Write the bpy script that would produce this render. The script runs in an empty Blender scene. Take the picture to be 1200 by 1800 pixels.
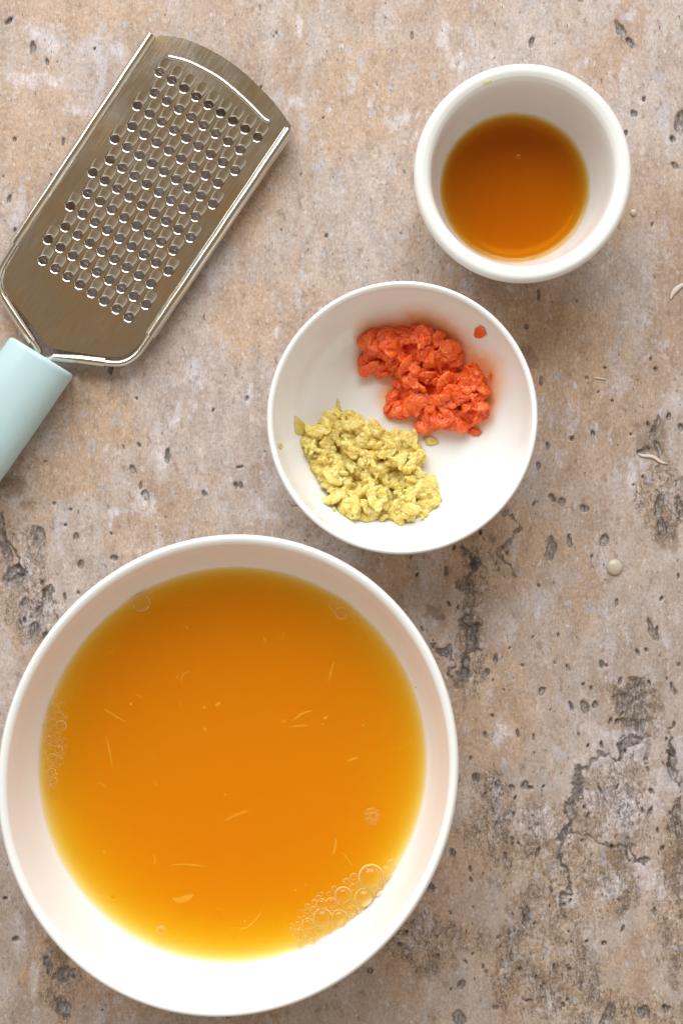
import bpy, bmesh, math, random
import numpy as np
from mathutils import Vector, Matrix

random.seed(7)
RNG = np.random.default_rng(11)
SC = bpy.context.scene
COL = SC.collection
PI = math.pi

# ------------------------------------------------------------------ camera
D = 0.68            # camera height above the table, metres
FPX = 2800.0        # focal length in photo pixels (photo is 1200 x 1800)
cd = bpy.data.cameras.new('camera')
cam = bpy.data.objects.new('camera', cd)
COL.objects.link(cam)
cam.location = (0, 0, D)
cam.rotation_euler = (0, 0, 0)
cd.sensor_fit = 'VERTICAL'
cd.sensor_height = 36.0
cd.sensor_width = 24.0
cd.lens = 36.0 * FPX / 1800.0
cd.clip_start = 0.01
cd.clip_end = 50
cd.dof.use_dof = True
cd.dof.focus_distance = 0.657
cd.dof.aperture_fstop = 8.0
SC.camera = cam

# ------------------------------------------------------------------ world (dim warm room) and window
w = bpy.data.worlds.new('World')
SC.world = w
w.use_nodes = True
wn = w.node_tree.nodes
wl = w.node_tree.links
bg = wn['Background']
tc = wn.new('ShaderNodeTexCoord')
sp = wn.new('ShaderNodeSeparateXYZ')
wl.new(tc.outputs['Generated'], sp.inputs[0])
rp = wn.new('ShaderNodeValToRGB')
wl.new(sp.outputs['Z'], rp.inputs[0])
rp.color_ramp.elements[0].position = 0.0
rp.color_ramp.elements[0].color = (0.50, 0.48, 0.45, 1)
rp.color_ramp.elements[1].position = 0.95
rp.color_ramp.elements[1].color = (0.28, 0.20, 0.118, 1)
e_ = rp.color_ramp.elements.new(0.50)
e_.color = (0.70, 0.66, 0.59, 1)
wl.new(rp.outputs[0], bg.inputs['Color'])
bg.inputs['Strength'].default_value = 1.05

def area(name, loc, target, sx, sy, power, col):
    l = bpy.data.lights.new(name, 'AREA')
    l.shape = 'RECTANGLE'
    l.size = sx
    l.size_y = sy
    l.energy = power
    l.color = col
    o = bpy.data.objects.new(name, l)
    COL.objects.link(o)
    o.location = loc
    o.rotation_euler = (Vector(target) - Vector(loc)).to_track_quat('-Z', 'Y').to_euler()
    return o

# a window of three panes beyond the top edge of the picture
for i, x in enumerate((-0.85, -0.28, 0.29)):
    area('window_pane_light', (x, 1.20, 0.98), (x + 0.05, 0.0, 0.0), 0.52, 1.15, 14.6, (0.86, 0.94, 1.0))

SC.view_settings.view_transform = 'Standard'
SC.view_settings.look = 'None'
SC.view_settings.exposure = 0.0
SC.view_settings.gamma = 1.0
SC.render.engine = 'CYCLES'
SC.cycles.use_denoising = True
SC.cycles.max_bounces = 20
SC.cycles.diffuse_bounces = 8
SC.cycles.transparent_max_bounces = 24
SC.cycles.volume_bounces = 12
SC.cycles.sample_clamp_indirect = 6

# ------------------------------------------------------------------ helpers
def P(px, py, z=0.0):
    s = (D - z) / FPX
    return ((px - 600) * s, (900 - py) * s)

_perm = np.random.default_rng(5).permutation(4096)
_grad = np.random.default_rng(6).normal(size=(4096, 3))
_grad /= np.linalg.norm(_grad, axis=1)[:, None]

def noise3(p):
    """gradient noise, p is (n,3), result about -0.7..0.7"""
    i = np.floor(p).astype(np.int64)
    f = p - i
    u = f * f * f * (f * (f * 6 - 15) + 10)
    out = 0
    for dx in (0, 1):
        wx = u[:, 0] if dx else 1 - u[:, 0]
        for dy in (0, 1):
            wy = u[:, 1] if dy else 1 - u[:, 1]
            for dz in (0, 1):
                wz = u[:, 2] if dz else 1 - u[:, 2]
                h = _perm[(i[:, 0] + dx) & 4095]
                h = _perm[(h + i[:, 1] + dy) & 4095]
                h = _perm[(h + i[:, 2] + dz) & 4095]
                g = _grad[h]
                out = out + wx * wy * wz * (g[:, 0] * (f[:, 0] - dx) + g[:, 1] * (f[:, 1] - dy) + g[:, 2] * (f[:, 2] - dz))
    return out

def fbm(p, octv=4, gain=0.5):
    a, s, t = 1.0, 0.0, 0
    for k in range(octv):
        t = t + a * noise3(p * (2.03 ** k) + 17.3 * k)
        a *= gain
    return t

def mesh_from(name, verts, faces, smooth=True):
    me = bpy.data.meshes.new(name)
    me.from_pydata([tuple(v) for v in verts], [], faces)
    me.validate()
    if smooth:
        me.polygons.foreach_set('use_smooth', [True] * len(me.polygons))
    me.update()
    return me

def link(name, me, mat=None, parent=None):
    o = bpy.data.objects.new(name, me)
    COL.objects.link(o)
    if mat is not None and not me.materials:
        me.materials.append(mat)
    if parent is not None:
        o.parent = parent
    return o

def empty(name, loc, rz=0.0):
    o = bpy.data.objects.new(name, None)
    COL.objects.link(o)
    o.location = loc
    o.rotation_euler = (0, 0, rz)
    o.empty_display_size = 0.01
    return o

def tag(o, label=None, cat=None, group=None, kind=None):
    if label: o['label'] = label
    if cat: o['category'] = cat
    if group: o['group'] = group
    if kind: o['kind'] = kind
    return o

class NT:
    """small node-building helper"""
    def __init__(self, name):
        self.m = bpy.data.materials.new(name)
        self.m.use_nodes = True
        self.t = self.m.node_tree
        self.n = self.t.nodes
        self.l = self.t.links
        self.b = self.n['Principled BSDF']
        self.out = self.n['Material Output']
    def new(self, typ, **kw):
        nd = self.n.new(typ)
        for k, v in kw.items():
            setattr(nd, k, v)
        return nd
    def inp(self, nd, key, val):
        if hasattr(val, 'is_linked') or hasattr(val, 'links'):
            self.l.new(val, nd.inputs[key])
        else:
            nd.inputs[key].default_value = val
    def pos(self):
        return self.new('ShaderNodeTexCoord').outputs['Object']
    def mapping(self, vec, scale=(1, 1, 1), rot=(0, 0, 0), loc=(0, 0, 0)):
        m = self.new('ShaderNodeMapping')
        self.l.new(vec, m.inputs[0])
        m.inputs['Scale'].default_value = scale
        m.inputs['Rotation'].default_value = rot
        m.inputs['Location'].default_value = loc
        return m.outputs[0]
    def noise(self, vec, scale, detail=4, rough=0.5, dist=0.0):
        nd = self.new('ShaderNodeTexNoise')
        self.l.new(vec, nd.inputs['Vector'])
        nd.inputs['Scale'].default_value = scale
        nd.inputs['Detail'].default_value = detail
        nd.inputs['Roughness'].default_value = rough
        nd.inputs['Distortion'].default_value = dist
        return nd.outputs['Fac']
    def voronoi(self, vec, scale, feature='F1', out='Distance', rnd=1.0):
        nd = self.new('ShaderNodeTexVoronoi', feature=feature)
        self.l.new(vec, nd.inputs['Vector'])
        nd.inputs['Scale'].default_value = scale
        nd.inputs['Randomness'].default_value = rnd
        return nd.outputs[out]
    def ramp(self, fac, stops, interp='LINEAR'):
        nd = self.new('ShaderNodeValToRGB')
        self.l.new(fac, nd.inputs[0])
        cr = nd.color_ramp
        cr.interpolation = interp
        while len(cr.elements) < len(stops):
            cr.elements.new(0.5)
        for e, (p, c) in zip(cr.elements, stops):
            e.position = p
            e.color = c if len(c) == 4 else (*c, 1)
        return nd.outputs[0]
    def rng(self, val, a, b, c=0.0, d=1.0, smooth=False):
        nd = self.new('ShaderNodeMapRange')
        if smooth: nd.interpolation_type = 'SMOOTHSTEP'
        self.l.new(val, nd.inputs[0])
        for k, v in zip(('From Min', 'From Max', 'To Min', 'To Max'), (a, b, c, d)):
            nd.inputs[k].default_value = v
        return nd.outputs[0]
    def math(self, op, a, b=0.0, c=None):
        nd = self.new('ShaderNodeMath', operation=op)
        self.inp(nd, 0, a)
        self.inp(nd, 1, b)
        if c is not None: self.inp(nd, 2, c)
        return nd.outputs[0]
    def mix(self, fac, a, b, mode='MIX'):
        nd = self.new('ShaderNodeMix', data_type='RGBA', blend_type=mode)
        self.inp(nd, 0, fac)
        self.inp(nd, 6, a if not isinstance(a, tuple) else (*a[:3], 1))
        self.inp(nd, 7, b if not isinstance(b, tuple) else (*b[:3], 1))
        return nd.outputs[2]
    def bump(self, height, strength=0.3, dist=0.001):
        nd = self.new('ShaderNodeBump')
        self.l.new(height, nd.inputs['Height'])
        nd.inputs['Strength'].default_value = strength
        nd.inputs['Distance'].default_value = dist
        self.l.new(nd.outputs[0], self.b.inputs['Normal'])
        return nd
    def attr(self, name):
        nd = self.new('ShaderNodeAttribute', attribute_name=name)
        return nd.outputs['Fac']
    def set(self, **kw):
        for k, v in kw.items():
            self.inp(self.b, k.replace('_', ' '), v)

# ------------------------------------------------------------------ the stone table
def axis(lo, hi, step, far):
    core = np.arange(lo, hi + step / 2, step)
    ext, s, x = [], step, 0.0
    while x < far:
        s *= 1.35
        x += s
        ext.append(x)
    ext = np.array(ext)
    return np.concatenate([(lo - ext)[::-1], core, hi + ext])

S0 = D / FPX
def build_table():
    xs = axis(-0.150, 0.150, 0.00045, 0.9)
    ys = axis(-0.222, 0.222, 0.00045, 0.9)
    nx, ny = len(xs), len(ys)
    X, Y = np.meshgrid(xs, ys)
    X, Y = X.ravel(), Y.ravel()
    n = X.size
    px, py = X / S0 + 600, 900 - Y / S0           # millimetre-like units for laying out marks on the stone
    pt = np.stack([X, Y, np.zeros(n)], 1)
    w1 = fbm(pt * 90, 4); w2 = fbm(pt * 90 + 31.7, 4)
    w3 = fbm(pt * 330 + 5.1, 3); w4 = fbm(pt * 330 + 77.7, 3)
    wx = px + 26 * w1 + 9 * w3
    wy = py + 26 * w2 + 9 * w4
    def spots(items):
        f = np.full(n, -1.0)
        for (cx, cy, rx, ry, ang) in items:
            m = np.nonzero((np.abs(px - cx) < rx * 2 + ry * 2 + 30) & (np.abs(py - cy) < ry * 2 + rx * 2 + 30))[0]
            a = math.radians(ang)
            warp = min(1.0, min(rx, ry) / 22.0)
            dx = px[m] + (wx[m] - px[m]) * warp - cx
            dy = py[m] + (wy[m] - py[m]) * warp - cy
            u = (dx * math.cos(a) + dy * math.sin(a)) / rx
            v = (-dx * math.sin(a) + dy * math.cos(a)) / ry
            f[m] = np.maximum(f[m], 1 - np.sqrt(u * u + v * v))
        return f
    def lines(polys):
        f = np.full(n, -1.0)
        for (wd, pts) in polys:
            for (a, b) in zip(pts[:-1], pts[1:]):
                a = np.array(a, float); b = np.array(b, float)
                lo = np.minimum(a, b) - 40; hi = np.maximum(a, b) + 40
                m = (px > lo[0]) & (px < hi[0]) & (py > lo[1]) & (py < hi[1])
                q = np.stack([wx[m], wy[m]], 1) - a
                d = b - a
                t = np.clip(q @ d / (d @ d), 0, 1)
                dist = np.linalg.norm(q - t[:, None] * d, axis=1)
                ww = wd * (0.55 + 0.9 * (w1[m] + 0.5))
                f[m] = np.maximum(f[m], 1 - dist / np.maximum(ww, 0.5))
        return f
    pits = [(1088, 52, 9, 20, -25), (1108, 78, 6, 14, -40), (934, 75, 4, 11, 15), (1112, 202, 7, 8, 0), (1195, 215, 12, 17, 0),
            (1130, 172, 4, 5, 0), (1100, 236, 4, 7, 20), (1180, 243, 5, 6, 0), (1187, 292, 9, 5, 40), (16, 38, 10, 4, -35), (59, 84, 6, 14, -5),
            (28, 405, 3, 5, 20), (17, 350, 4, 9, 10), (112, 250, 2.5, 9, 0), (256, 872, 7, 10, 0), (234, 825, 9, 5, 50),
            (360, 868, 7, 4, 40), (414, 855, 4, 7, 0), (424, 855, 4, 8, -10), (422, 820, 8, 3, -20), (202, 981, 6, 6, 0),
            (95, 885, 3, 4, 0), (134, 945, 6, 9, 0), (115, 923, 3, 3, 0), (68, 935, 12, 16, 0),
            (28, 1015, 15, 22, 10), (8, 960, 9, 32, -20), (3, 915, 5, 18, 0), (85, 1048, 13, 14, 0), (70, 1075, 6, 14, 30), (40, 1060, 4, 12, 20),
            (62, 1108, 8, 16, 25), (80, 1115, 7, 10, 0), (143, 990, 6, 8, 30), (10, 1580, 4, 4, 0), (27, 1650, 7, 5, 0),
            (112, 1715, 17, 24, 15), (108, 1770, 15, 17, 0), (85, 1700, 6, 20, -10),
            (967, 965, 9, 22, 8), (1063, 945, 10, 11, 0), (1000, 950, 5, 14, 0), (784, 1003, 4, 11, 0), (1022, 0, 6, 6, 0),
            (1149, 752, 6, 24, 15), (1133, 790, 14, 8, -30), (1157, 786, 6, 14, -25), (1174, 734, 4, 7, 0), (1196, 752, 5, 8, 0),
            (1158, 890, 9, 22, 10), (1163, 930, 8, 24, -10), (1195, 900, 7, 12, 0), (986, 882, 7, 8, 0), (1028, 893, 10, 7, 30),
            (1148, 1112, 8, 15, -20), (1143, 1098, 4, 14, -20), (1057, 1168, 5, 8, 0), (1026, 1243, 7, 13, 0), (1042, 1240, 6, 6, 0),
            (1115, 1232, 30, 34, 0), (1120, 1280, 22, 22, 0), (1073, 1267, 4, 6, 20), (1086, 1269, 4, 6, 0),
            (952, 1215, 7, 7, 0), (870, 1158, 5, 8, 0), (870, 1158, 5, 8, 0), (920, 1380, 6, 10, 30), (930, 1384, 7, 4, 0),
            (838, 1365, 7, 11, -10), (828, 1120, 8, 26, 8), (818, 1175, 7, 22, 10), (835, 990, 9, 12, 0),
            (1060, 1657, 5, 5, 0), (1180, 1340, 8, 30, 0), (1190, 1440, 10, 40, 0), (925, 1610, 7, 18, 0),
            (1075, 1780, 12, 20, 0), (1130, 1780, 10, 14, 10), (1170, 1775, 8, 10, -30), (1058, 1795, 6, 16, 10), (806, 1790, 12, 16, -20),
            (973, 1700, 3, 9, 0), (941, 1718, 3, 6, 0), (812, 1730, 7, 9, 0), (930, 1760, 7, 5, 0), (870, 1770, 6, 7, 0),
            (700, 1660, 6, 5, 20), (760, 1560, 8, 10, 0), (795, 1500, 6, 9, 0), (648, 1705, 5, 6, 0), (1062, 648, 3, 3, 0), (1031, 665, 4, 4, 0),
            (924, 573, 4, 5, 0), (1076, 704, 2.5, 3, 0), (1042, 762, 4, 7, -10), (1003, 772, 4, 5, 20), (962, 786, 4, 7, 0), (1108, 763, 3, 3, 0)]
    for _ in range(900):      # scattered small pits, denser towards the worn corner
        x, y = RNG.uniform(-100, 1300), RNG.uniform(-100, 1900)
        dens = 0.10 + 0.80 * (y > 860) * (x > 700) + 0.1 * (y > 600)
        if RNG.uniform() < dens:
            r = RNG.uniform(1.3, 3.6) * (1.0 if RNG.uniform() < 0.85 else 1.5)
            pits.append((x, y, r, r * RNG.uniform(1.1, 3.2), RNG.uniform(-35, 35)))
    pit = spots(pits)
    rough = spots([(1085, 1420, 95, 110, 0), (960, 1480, 100, 100, 30), (825, 1160, 26, 110, 0), (845, 1000, 50, 60, 0),
                   (1170, 880, 50, 90, 0), (1010, 1560, 150, 90, 0), (30, 1010, 60, 110, 0), (80, 1090, 50, 60, 0),
                   (1190, 1560, 60, 200, 0), (950, 1700, 130, 120, 0), (100, 1730, 50, 90, 0), (1090, 1780, 150, 50, 0), (1110, 1250, 60, 60, 0),
                   (850, 1430, 60, 90, 0), (760, 1660, 110, 60, 0)])
    white = spots([(1090, 1325, 88, 42, -15), (1060, 1292, 70, 24, 30), (1180, 1370, 34, 30, 0), (1010, 1400, 14, 55, 15), (990, 1470, 18, 30, 0),
                   (925, 1455, 34, 24, 0), (305, 740, 13, 55, 12), (285, 812, 16, 50, 15), (250, 880, 26, 38, 15), (345, 660, 30, 26, 0),
                   (205, 900, 25, 14, 0), (440, 690, 8, 22, 15), (460, 905, 36, 20, 0), (40, 1000, 20, 34, 20), (75, 1080, 40, 34, 0),
                   (62, 1712, 12, 44, 10), (35, 1650, 16, 60, 0), (1110, 830, 26, 34, 30), (1135, 555, 18, 26, 0), (1105, 25, 18, 16, 0),
                   (780, 60, 12, 30, 0), (800, 110, 16, 36, -20), (525, 45, 9, 26, 0), (515, 185, 18, 16, 0), (700, 210, 30, 18, 0),
                   (655, 180, 10, 18, 0), (1000, 1580, 24, 20, 0), (1080, 1560, 40, 30, 0), (1140, 1540, 40, 50, 0), (1095, 1420, 75, 75, 0), (950, 1450, 40, 40, 0), (880, 1290, 18, 20, 0),
                   (80, 60, 40, 30, 20), (60, 140, 60, 18, 0), (130, 190, 22, 16, 0), (210, 90, 20, 24, 0)])
    tan = spots([(960, 620, 170, 130, 20), (880, 960, 130, 90, 0), (60, 230, 110, 130, 0), (170, 730, 120, 70, 30), (430, 560, 70, 90, 0),
                 (870, 1250, 80, 140, 0), (620, 170, 90, 140, 0), (680, 1010, 60, 60, 0), (120, 830, 80, 60, 0), (40, 560, 60, 60, 0),
                 (1060, 380, 60, 70, 0), (150, 20, 130, 50, 0), (830, 1500, 60, 60, 0), (110, 1700, 90, 80, 0), (440, 330, 60, 110, 0)])
    brown = spots([(20, 850, 30, 28, 0), (45, 885, 18, 18, 0), (1150, 770, 36, 46, 0), (925, 625, 20, 34, 0), (765, 1075, 24, 20, 0),
                   (1075, 1510, 20, 30, 0), (1165, 930, 26, 44, 0), (110, 1660, 30, 34, 0), (170, 1690, 26, 20, 0),
                   (1190, 1500, 22, 50, 0)])
    crack = lines([(8, [(822, 960), (838, 1000), (820, 1020), (832, 1060), (818, 1090), (836, 1135), (815, 1160), (806, 1215)]),
                   (14, [(1020, 1346), (1008, 1390), (1003, 1425)]), (8, [(1050, 1325), (1020, 1346), (1003, 1425), (1002, 1445), (988, 1470), (990, 1510)]), (5, [(990, 1510), (995, 1560), (988, 1620)]), (5, [(1003, 1450), (1050, 1480), (1092, 1500)]),
                   (8, [(1035, 1332), (1060, 1328), (1084, 1332), (1090, 1320), (1130, 1305), (1139, 1330)]),
                   (5, [(1092, 1500), (1104, 1480), (1115, 1505), (1145, 1515)]),
                   (6, [(770, 1130), (778, 1145), (790, 1140), (788, 1170), (805, 1210)]),
                   (5, [(918, 1600), (922, 1625), (932, 1632)]),
                   (6, [(20, 955), (34, 985), (30, 1020)]), (6, [(82, 1035), (68, 1070), (64, 1090)]),
                   (5, [(1180, 1290), (1176, 1340), (1195, 1400)]), (5, [(880, 900), (905, 930), (888, 980), (905, 1010)]),
                   (4, [(500, 870), (520, 885), (540, 880)])])
    pd = np.clip((pit + 0.02) / 0.5, 0, 1)
    cdp = np.clip(crack * 1.4, 0, 1)
    rr = np.clip(rough * 2.2, 0, 1)
    fine = fbm(pt * 420 + 9.0, 3)
    z = -0.0011 * pd ** 0.6 * (1 + 0.5 * w3) - 0.0007 * cdp * np.clip(0.5 + 2.2 * w4, 0, 1) + rr * fine * 0.00028 + 0.00006 * fine
    z = np.where((np.abs(X) < 0.151) & (np.abs(Y) < 0.223), z, np.minimum(z, 0))
    idx = np.arange(n).reshape(ny, nx)
    quads = np.stack([idx[:-1, :-1], idx[:-1, 1:], idx[1:, 1:], idx[1:, :-1]], -1).reshape(-1, 4)
    me = bpy.data.meshes.new('table_top')
    me.vertices.add(n)
    me.vertices.foreach_set('co', np.stack([X, Y, z], 1).astype(np.float32).ravel())
    me.loops.add(quads.size)
    me.loops.foreach_set('vertex_index', quads.astype(np.int32).ravel())
    me.polygons.add(len(quads))
    me.polygons.foreach_set('loop_start', (np.arange(len(quads)) * 4).astype(np.int32))
    me.polygons.foreach_set('use_smooth', np.ones(len(quads), bool))
    me.update(calc_edges=True)
    for nm, arr in (('pit', pit), ('rough', rough), ('white', white), ('tan', tan), ('brown', brown), ('crack', crack)):
        a = me.attributes.new(nm, 'FLOAT', 'POINT')
        a.data.foreach_set('value', arr.astype(np.float32))
    return me

def stone_material():
    t = NT('stone')
    p = t.pos()
    ps = t.mapping(p, (1, 0.5, 1), (0, 0, 0.12))       # streaks run along y
    pf = t.mapping(p, (1, 0.32, 1), (0, 0, -0.05))
    big = t.noise(ps, 22, 5, 0.6, 0.6)
    med = t.noise(ps, 75, 6, 0.62, 0.4)
    med2 = t.noise(t.mapping(ps, loc=(3, 5, 1)), 140, 6, 0.65, 0.3)
    grain = t.noise(pf, 1500, 3, 0.6)
    grain2 = t.noise(t.mapping(p, loc=(1, 2, 3)), 700, 4, 0.7)
    base = t.ramp(big, [(0.30, (0.36, 0.235, 0.16)), (0.44, (0.425, 0.30, 0.222)), (0.55, (0.455, 0.37, 0.325)), (0.68, (0.37, 0.27, 0.21))])
    tanm = t.math('MULTIPLY', t.rng(t.math('ADD', t.attr('tan'), t.math('MULTIPLY', med, 0.9)), 0.35, 0.85, 0, 1, True), 0.75)
    col = t.mix(tanm, base, (0.46, 0.30, 0.19))
    roughf = t.rng(t.math('ADD', t.attr('rough'), t.math('MULTIPLY', t.math('SUBTRACT', med, 0.5), 1.6)), 0.02, 0.35, 0, 1, True)
    # greyer, darker stone where it is worn
    col = t.mix(t.math('MULTIPLY', roughf, 0.75), col, t.ramp(t.math('ADD', t.math('MULTIPLY', med2, 0.5), t.math('MULTIPLY', grain2, 0.5)), [(0.38, (0.23, 0.145, 0.095)), (0.47, (0.37, 0.25, 0.165)), (0.54, (0.43, 0.315, 0.225)), (0.62, (0.47, 0.40, 0.36))]))
    # pale lavender clouds
    wf = t.rng(t.math('ADD', t.math('MULTIPLY', med, 1.0), t.math('MULTIPLY', grain2, 0.12)), 0.62, 0.72, 0, 0.55, True)
    col = t.mix(wf, col, (0.52, 0.47, 0.49))
    wblob = t.math('ADD', t.attr('white'), t.math('MULTIPLY', t.math('SUBTRACT', med2, 0.5), 1.5))
    wmod = t.rng(t.noise(t.mapping(pf, loc=(8, 8, 8)), 520, 5, 0.7), 0.36, 0.62, 0.25, 1.0)
    col = t.mix(t.math('MULTIPLY', t.rng(wblob, -0.1, 0.75, 0, 0.85, True), wmod), col, (0.62, 0.56, 0.57))
    bl = t.noise(t.mapping(ps, loc=(9, 2, 4)), 190, 4, 0.55)
    col = t.mix(t.rng(bl, 0.60, 0.68, 0, 0.6, True), col, (0.41, 0.39, 0.43))
    bl2 = t.noise(t.mapping(ps, loc=(19, 12, 4)), 300, 4, 0.6)
    col = t.mix(t.rng(bl2, 0.60, 0.68, 0, 0.65, True), col, (0.56, 0.51, 0.52))
    dk = t.noise(t.mapping(ps, loc=(29, 12, 4)), 260, 5, 0.65)
    col = t.mix(t.rng(dk, 0.56, 0.67, 0, 0.6, True), col, (0.27, 0.165, 0.11))
    # rusty freckles
    ru = t.noise(t.mapping(p, loc=(4, 4, 2)), 240, 5, 0.6)
    col = t.mix(t.rng(ru, 0.58, 0.68, 0, 0.45, True), col, (0.33, 0.17, 0.085))
    bf = t.rng(t.math('ADD', t.attr('brown'), t.math('MULTIPLY', t.math('SUBTRACT', med2, 0.5), 1.3)), 0.0, 0.5, 0, 0.65, True)
    col = t.mix(bf, col, (0.19, 0.115, 0.065))
    # vein network in the worn areas
    vn = t.noise(t.mapping(ps, loc=(7, 1, 2)), 95, 7, 0.68, 0.8)
    ridge = t.math('ABSOLUTE', t.math('SUBTRACT', vn, 0.5))
    vein = t.math('MULTIPLY', t.rng(ridge, 0.0, 0.026, 1, 0, True), roughf)
    vn2 = t.noise(t.mapping(ps, loc=(2, 8, 5)), 240, 6, 0.7, 0.5)
    ridge2 = t.math('ABSOLUTE', t.math('SUBTRACT', vn2, 0.5))
    gate = t.rng(med, 0.45, 0.55, 0, 1, True)
    vein2 = t.math('MULTIPLY', t.math('MULTIPLY', t.rng(ridge2, 0.0, 0.02, 1, 0, True), roughf), gate)
    veins = t.math('MULTIPLY', t.math('MAXIMUM', t.math('MULTIPLY', vein, gate), vein2), 0.75)
    col = t.mix(veins, col, (0.085, 0.068, 0.06))
    # dark specks, denser in the worn stone
    sn = t.noise(t.mapping(p, (1, 0.55, 1), (0, 0, 0.25), (5, 5, 5)), 420, 3, 0.55)
    thr = t.math('SUBTRACT', sn, t.math('MULTIPLY', t.math('SUBTRACT', roughf, 1.0), -0.045))
    speck = t.rng(thr, 0.615, 0.68, 0, 0.85, True)
    sn2 = t.noise(t.mapping(p, (1, 0.5, 1), (0, 0, -0.2), (15, 5, 5)), 900, 2, 0.5)
    thr2 = t.math('SUBTRACT', sn2, t.math('MULTIPLY', t.math('SUBTRACT', roughf, 1.0), -0.05))
    speck2 = t.rng(thr2, 0.60, 0.69, 0, 0.7, True)
    col = t.mix(t.math('MAXIMUM', speck, speck2), col, (0.10, 0.07, 0.055))
    # pale fleck
    fl = t.noise(t.mapping(p, (1, 0.7, 1), (0, 0, 0), (25, 5, 5)), 620, 2, 0.5)
    col = t.mix(t.rng(fl, 0.66, 0.73, 0, 0.6, True), col, (0.62, 0.56, 0.52))
    # pits and cracks
    pn = t.math('ADD', t.attr('pit'), t.math('MULTIPLY', t.math('SUBTRACT', grain2, 0.5), 1.5))
    pitf = t.math('MULTIPLY', t.rng(pn, 0.0, 0.28, 0, 0.9, True), t.rng(med2, 0.36, 0.60, 0.65, 1.0))
    scr = t.noise(t.mapping(p, (1, 0.3, 1), (0, 0, 0.4)), 1100, 3, 0.6)
    pc = t.ramp(scr, [(0.36, (0.05, 0.042, 0.04)), (0.5, (0.14, 0.115, 0.10)), (0.62, (0.33, 0.30, 0.28))])
    col = t.mix(pitf, col, pc)
    rim = t.math('SUBTRACT', t.rng(pn, -0.05, 0.06, 0, 1, True), t.rng(pn, 0.10, 0.34, 0, 1, True))
    col = t.mix(t.math('MULTIPLY', t.math('MAXIMUM', rim, 0.0), 0.6), col, (0.075, 0.06, 0.055))
    vn3 = t.noise(t.mapping(p, (1, 0.6, 1), (0, 0, 0.2), (12, 8, 5)), 330, 5, 0.65, 1.2)
    sq = t.math('MULTIPLY', t.rng(t.math('ABSOLUTE', t.math('SUBTRACT', vn3, 0.5)), 0.0, 0.03, 1, 0, True), t.rng(t.noise(t.mapping(p, loc=(2, 6, 1)), 130, 4, 0.6), 0.50, 0.58, 0, 1, True))
    col = t.mix(t.math('MULTIPLY', sq, t.rng(roughf, 0, 1, 0.12, 0.85)), col, (0.075, 0.06, 0.055))
    cf = t.math('MULTIPLY', t.rng(t.math('ADD', t.attr('crack'), t.math('MULTIPLY', t.math('SUBTRACT', grain2, 0.5), 2.0)), 0.12, 0.5, 0, 0.92, True), t.rng(med2, 0.40, 0.54, 0.35, 1.0))
    col = t.mix(cf, col, (0.095, 0.072, 0.06))
    g = t.rng(grain, 0.38, 0.62, 0.91, 1.09)
    g2 = t.rng(t.math('ADD', t.math('MULTIPLY', grain2, 0.5), t.math('MULTIPLY', med2, 0.5)), 0.40, 0.60, 0.82, 1.16)
    gg = t.math('MULTIPLY', g, g2)
    cmb = t.new('ShaderNodeCombineColor')
    for k in range(3): t.l.new(gg, cmb.inputs[k])
    col = t.mix(1.0, col, cmb.outputs[0], 'MULTIPLY')
    fg = t.noise(t.mapping(p, (1, 0.45, 1), (0, 0, 0.1), (31, 2, 3)), 950, 4, 0.75)
    col = t.mix(t.math('MULTIPLY', t.rng(fg, 0.50, 0.64, 0, 1, True), t.rng(roughf, 0, 1, 0.18, 0.42)), col, (0.215, 0.135, 0.085))
    fg2 = t.noise(t.mapping(p, (1, 0.5, 1), (0, 0, -0.1), (41, 2, 3)), 800, 4, 0.75)
    col = t.mix(t.rng(fg2, 0.53, 0.65, 0, 0.38, True), col, (0.60, 0.55, 0.53))
    t.set(Base_Color=col, Roughness=t.rng(med2, 0.3, 0.7, 0.42, 0.62))
    t.b.inputs['Specular IOR Level'].default_value = 0.35
    h = t.math('ADD', t.math('MULTIPLY', grain2, 0.5), t.math('MULTIPLY', t.math('SUBTRACT', 1.0, t.math('MAXIMUM', speck, veins)), 0.8))
    h = t.math('ADD', h, t.math('MULTIPLY', grain, 0.15))
    t.bump(h, 0.45, 0.00035)
    return t.m

table = link('table', build_table(), stone_material())
tag(table, 'worn pinkish beige stone table top with dark pits and pale veins', None, None, 'structure')

# ------------------------------------------------------------------ ceramics
def ceramic(name, col, rough=0.12):
    t = NT(name)
    p = t.pos()
    n = t.noise(p, 30, 3, 0.5)
    t.set(Base_Color=t.mix(t.rng(n, 0.35, 0.65), col, tuple(c * 0.985 for c in col)))
    t.b.inputs['Roughness'].default_value = rough
    t.b.inputs['Specular IOR Level'].default_value = 0.5
    t.b.inputs['Coat Weight'].default_value = 0.0
    t.b.inputs['Coat Roughness'].default_value = 0.05
    t.bump(t.noise(p, 120, 2, 0.5), 0.05, 0.0004)
    return t.m

def smooth_profile(pts, sub=6):
    """Catmull-Rom through (r,z) points"""
    out = []
    P_ = [pts[0]] + list(pts) + [pts[-1]]
    for i in range(1, len(P_) - 2):
        p0, p1, p2, p3 = [np.array(q) for q in P_[i - 1:i + 3]]
        for k in range(sub):
            t = k / sub
            out.append(0.5 * ((2 * p1) + (-p0 + p2) * t + (2 * p0 - 5 * p1 + 4 * p2 - p3) * t * t + (-p0 + 3 * p1 - 3 * p2 + p3) * t ** 3))
    out.append(np.array(pts[-1]))
    return [(max(float(a), 0.0), float(b)) for a, b in out]

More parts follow.
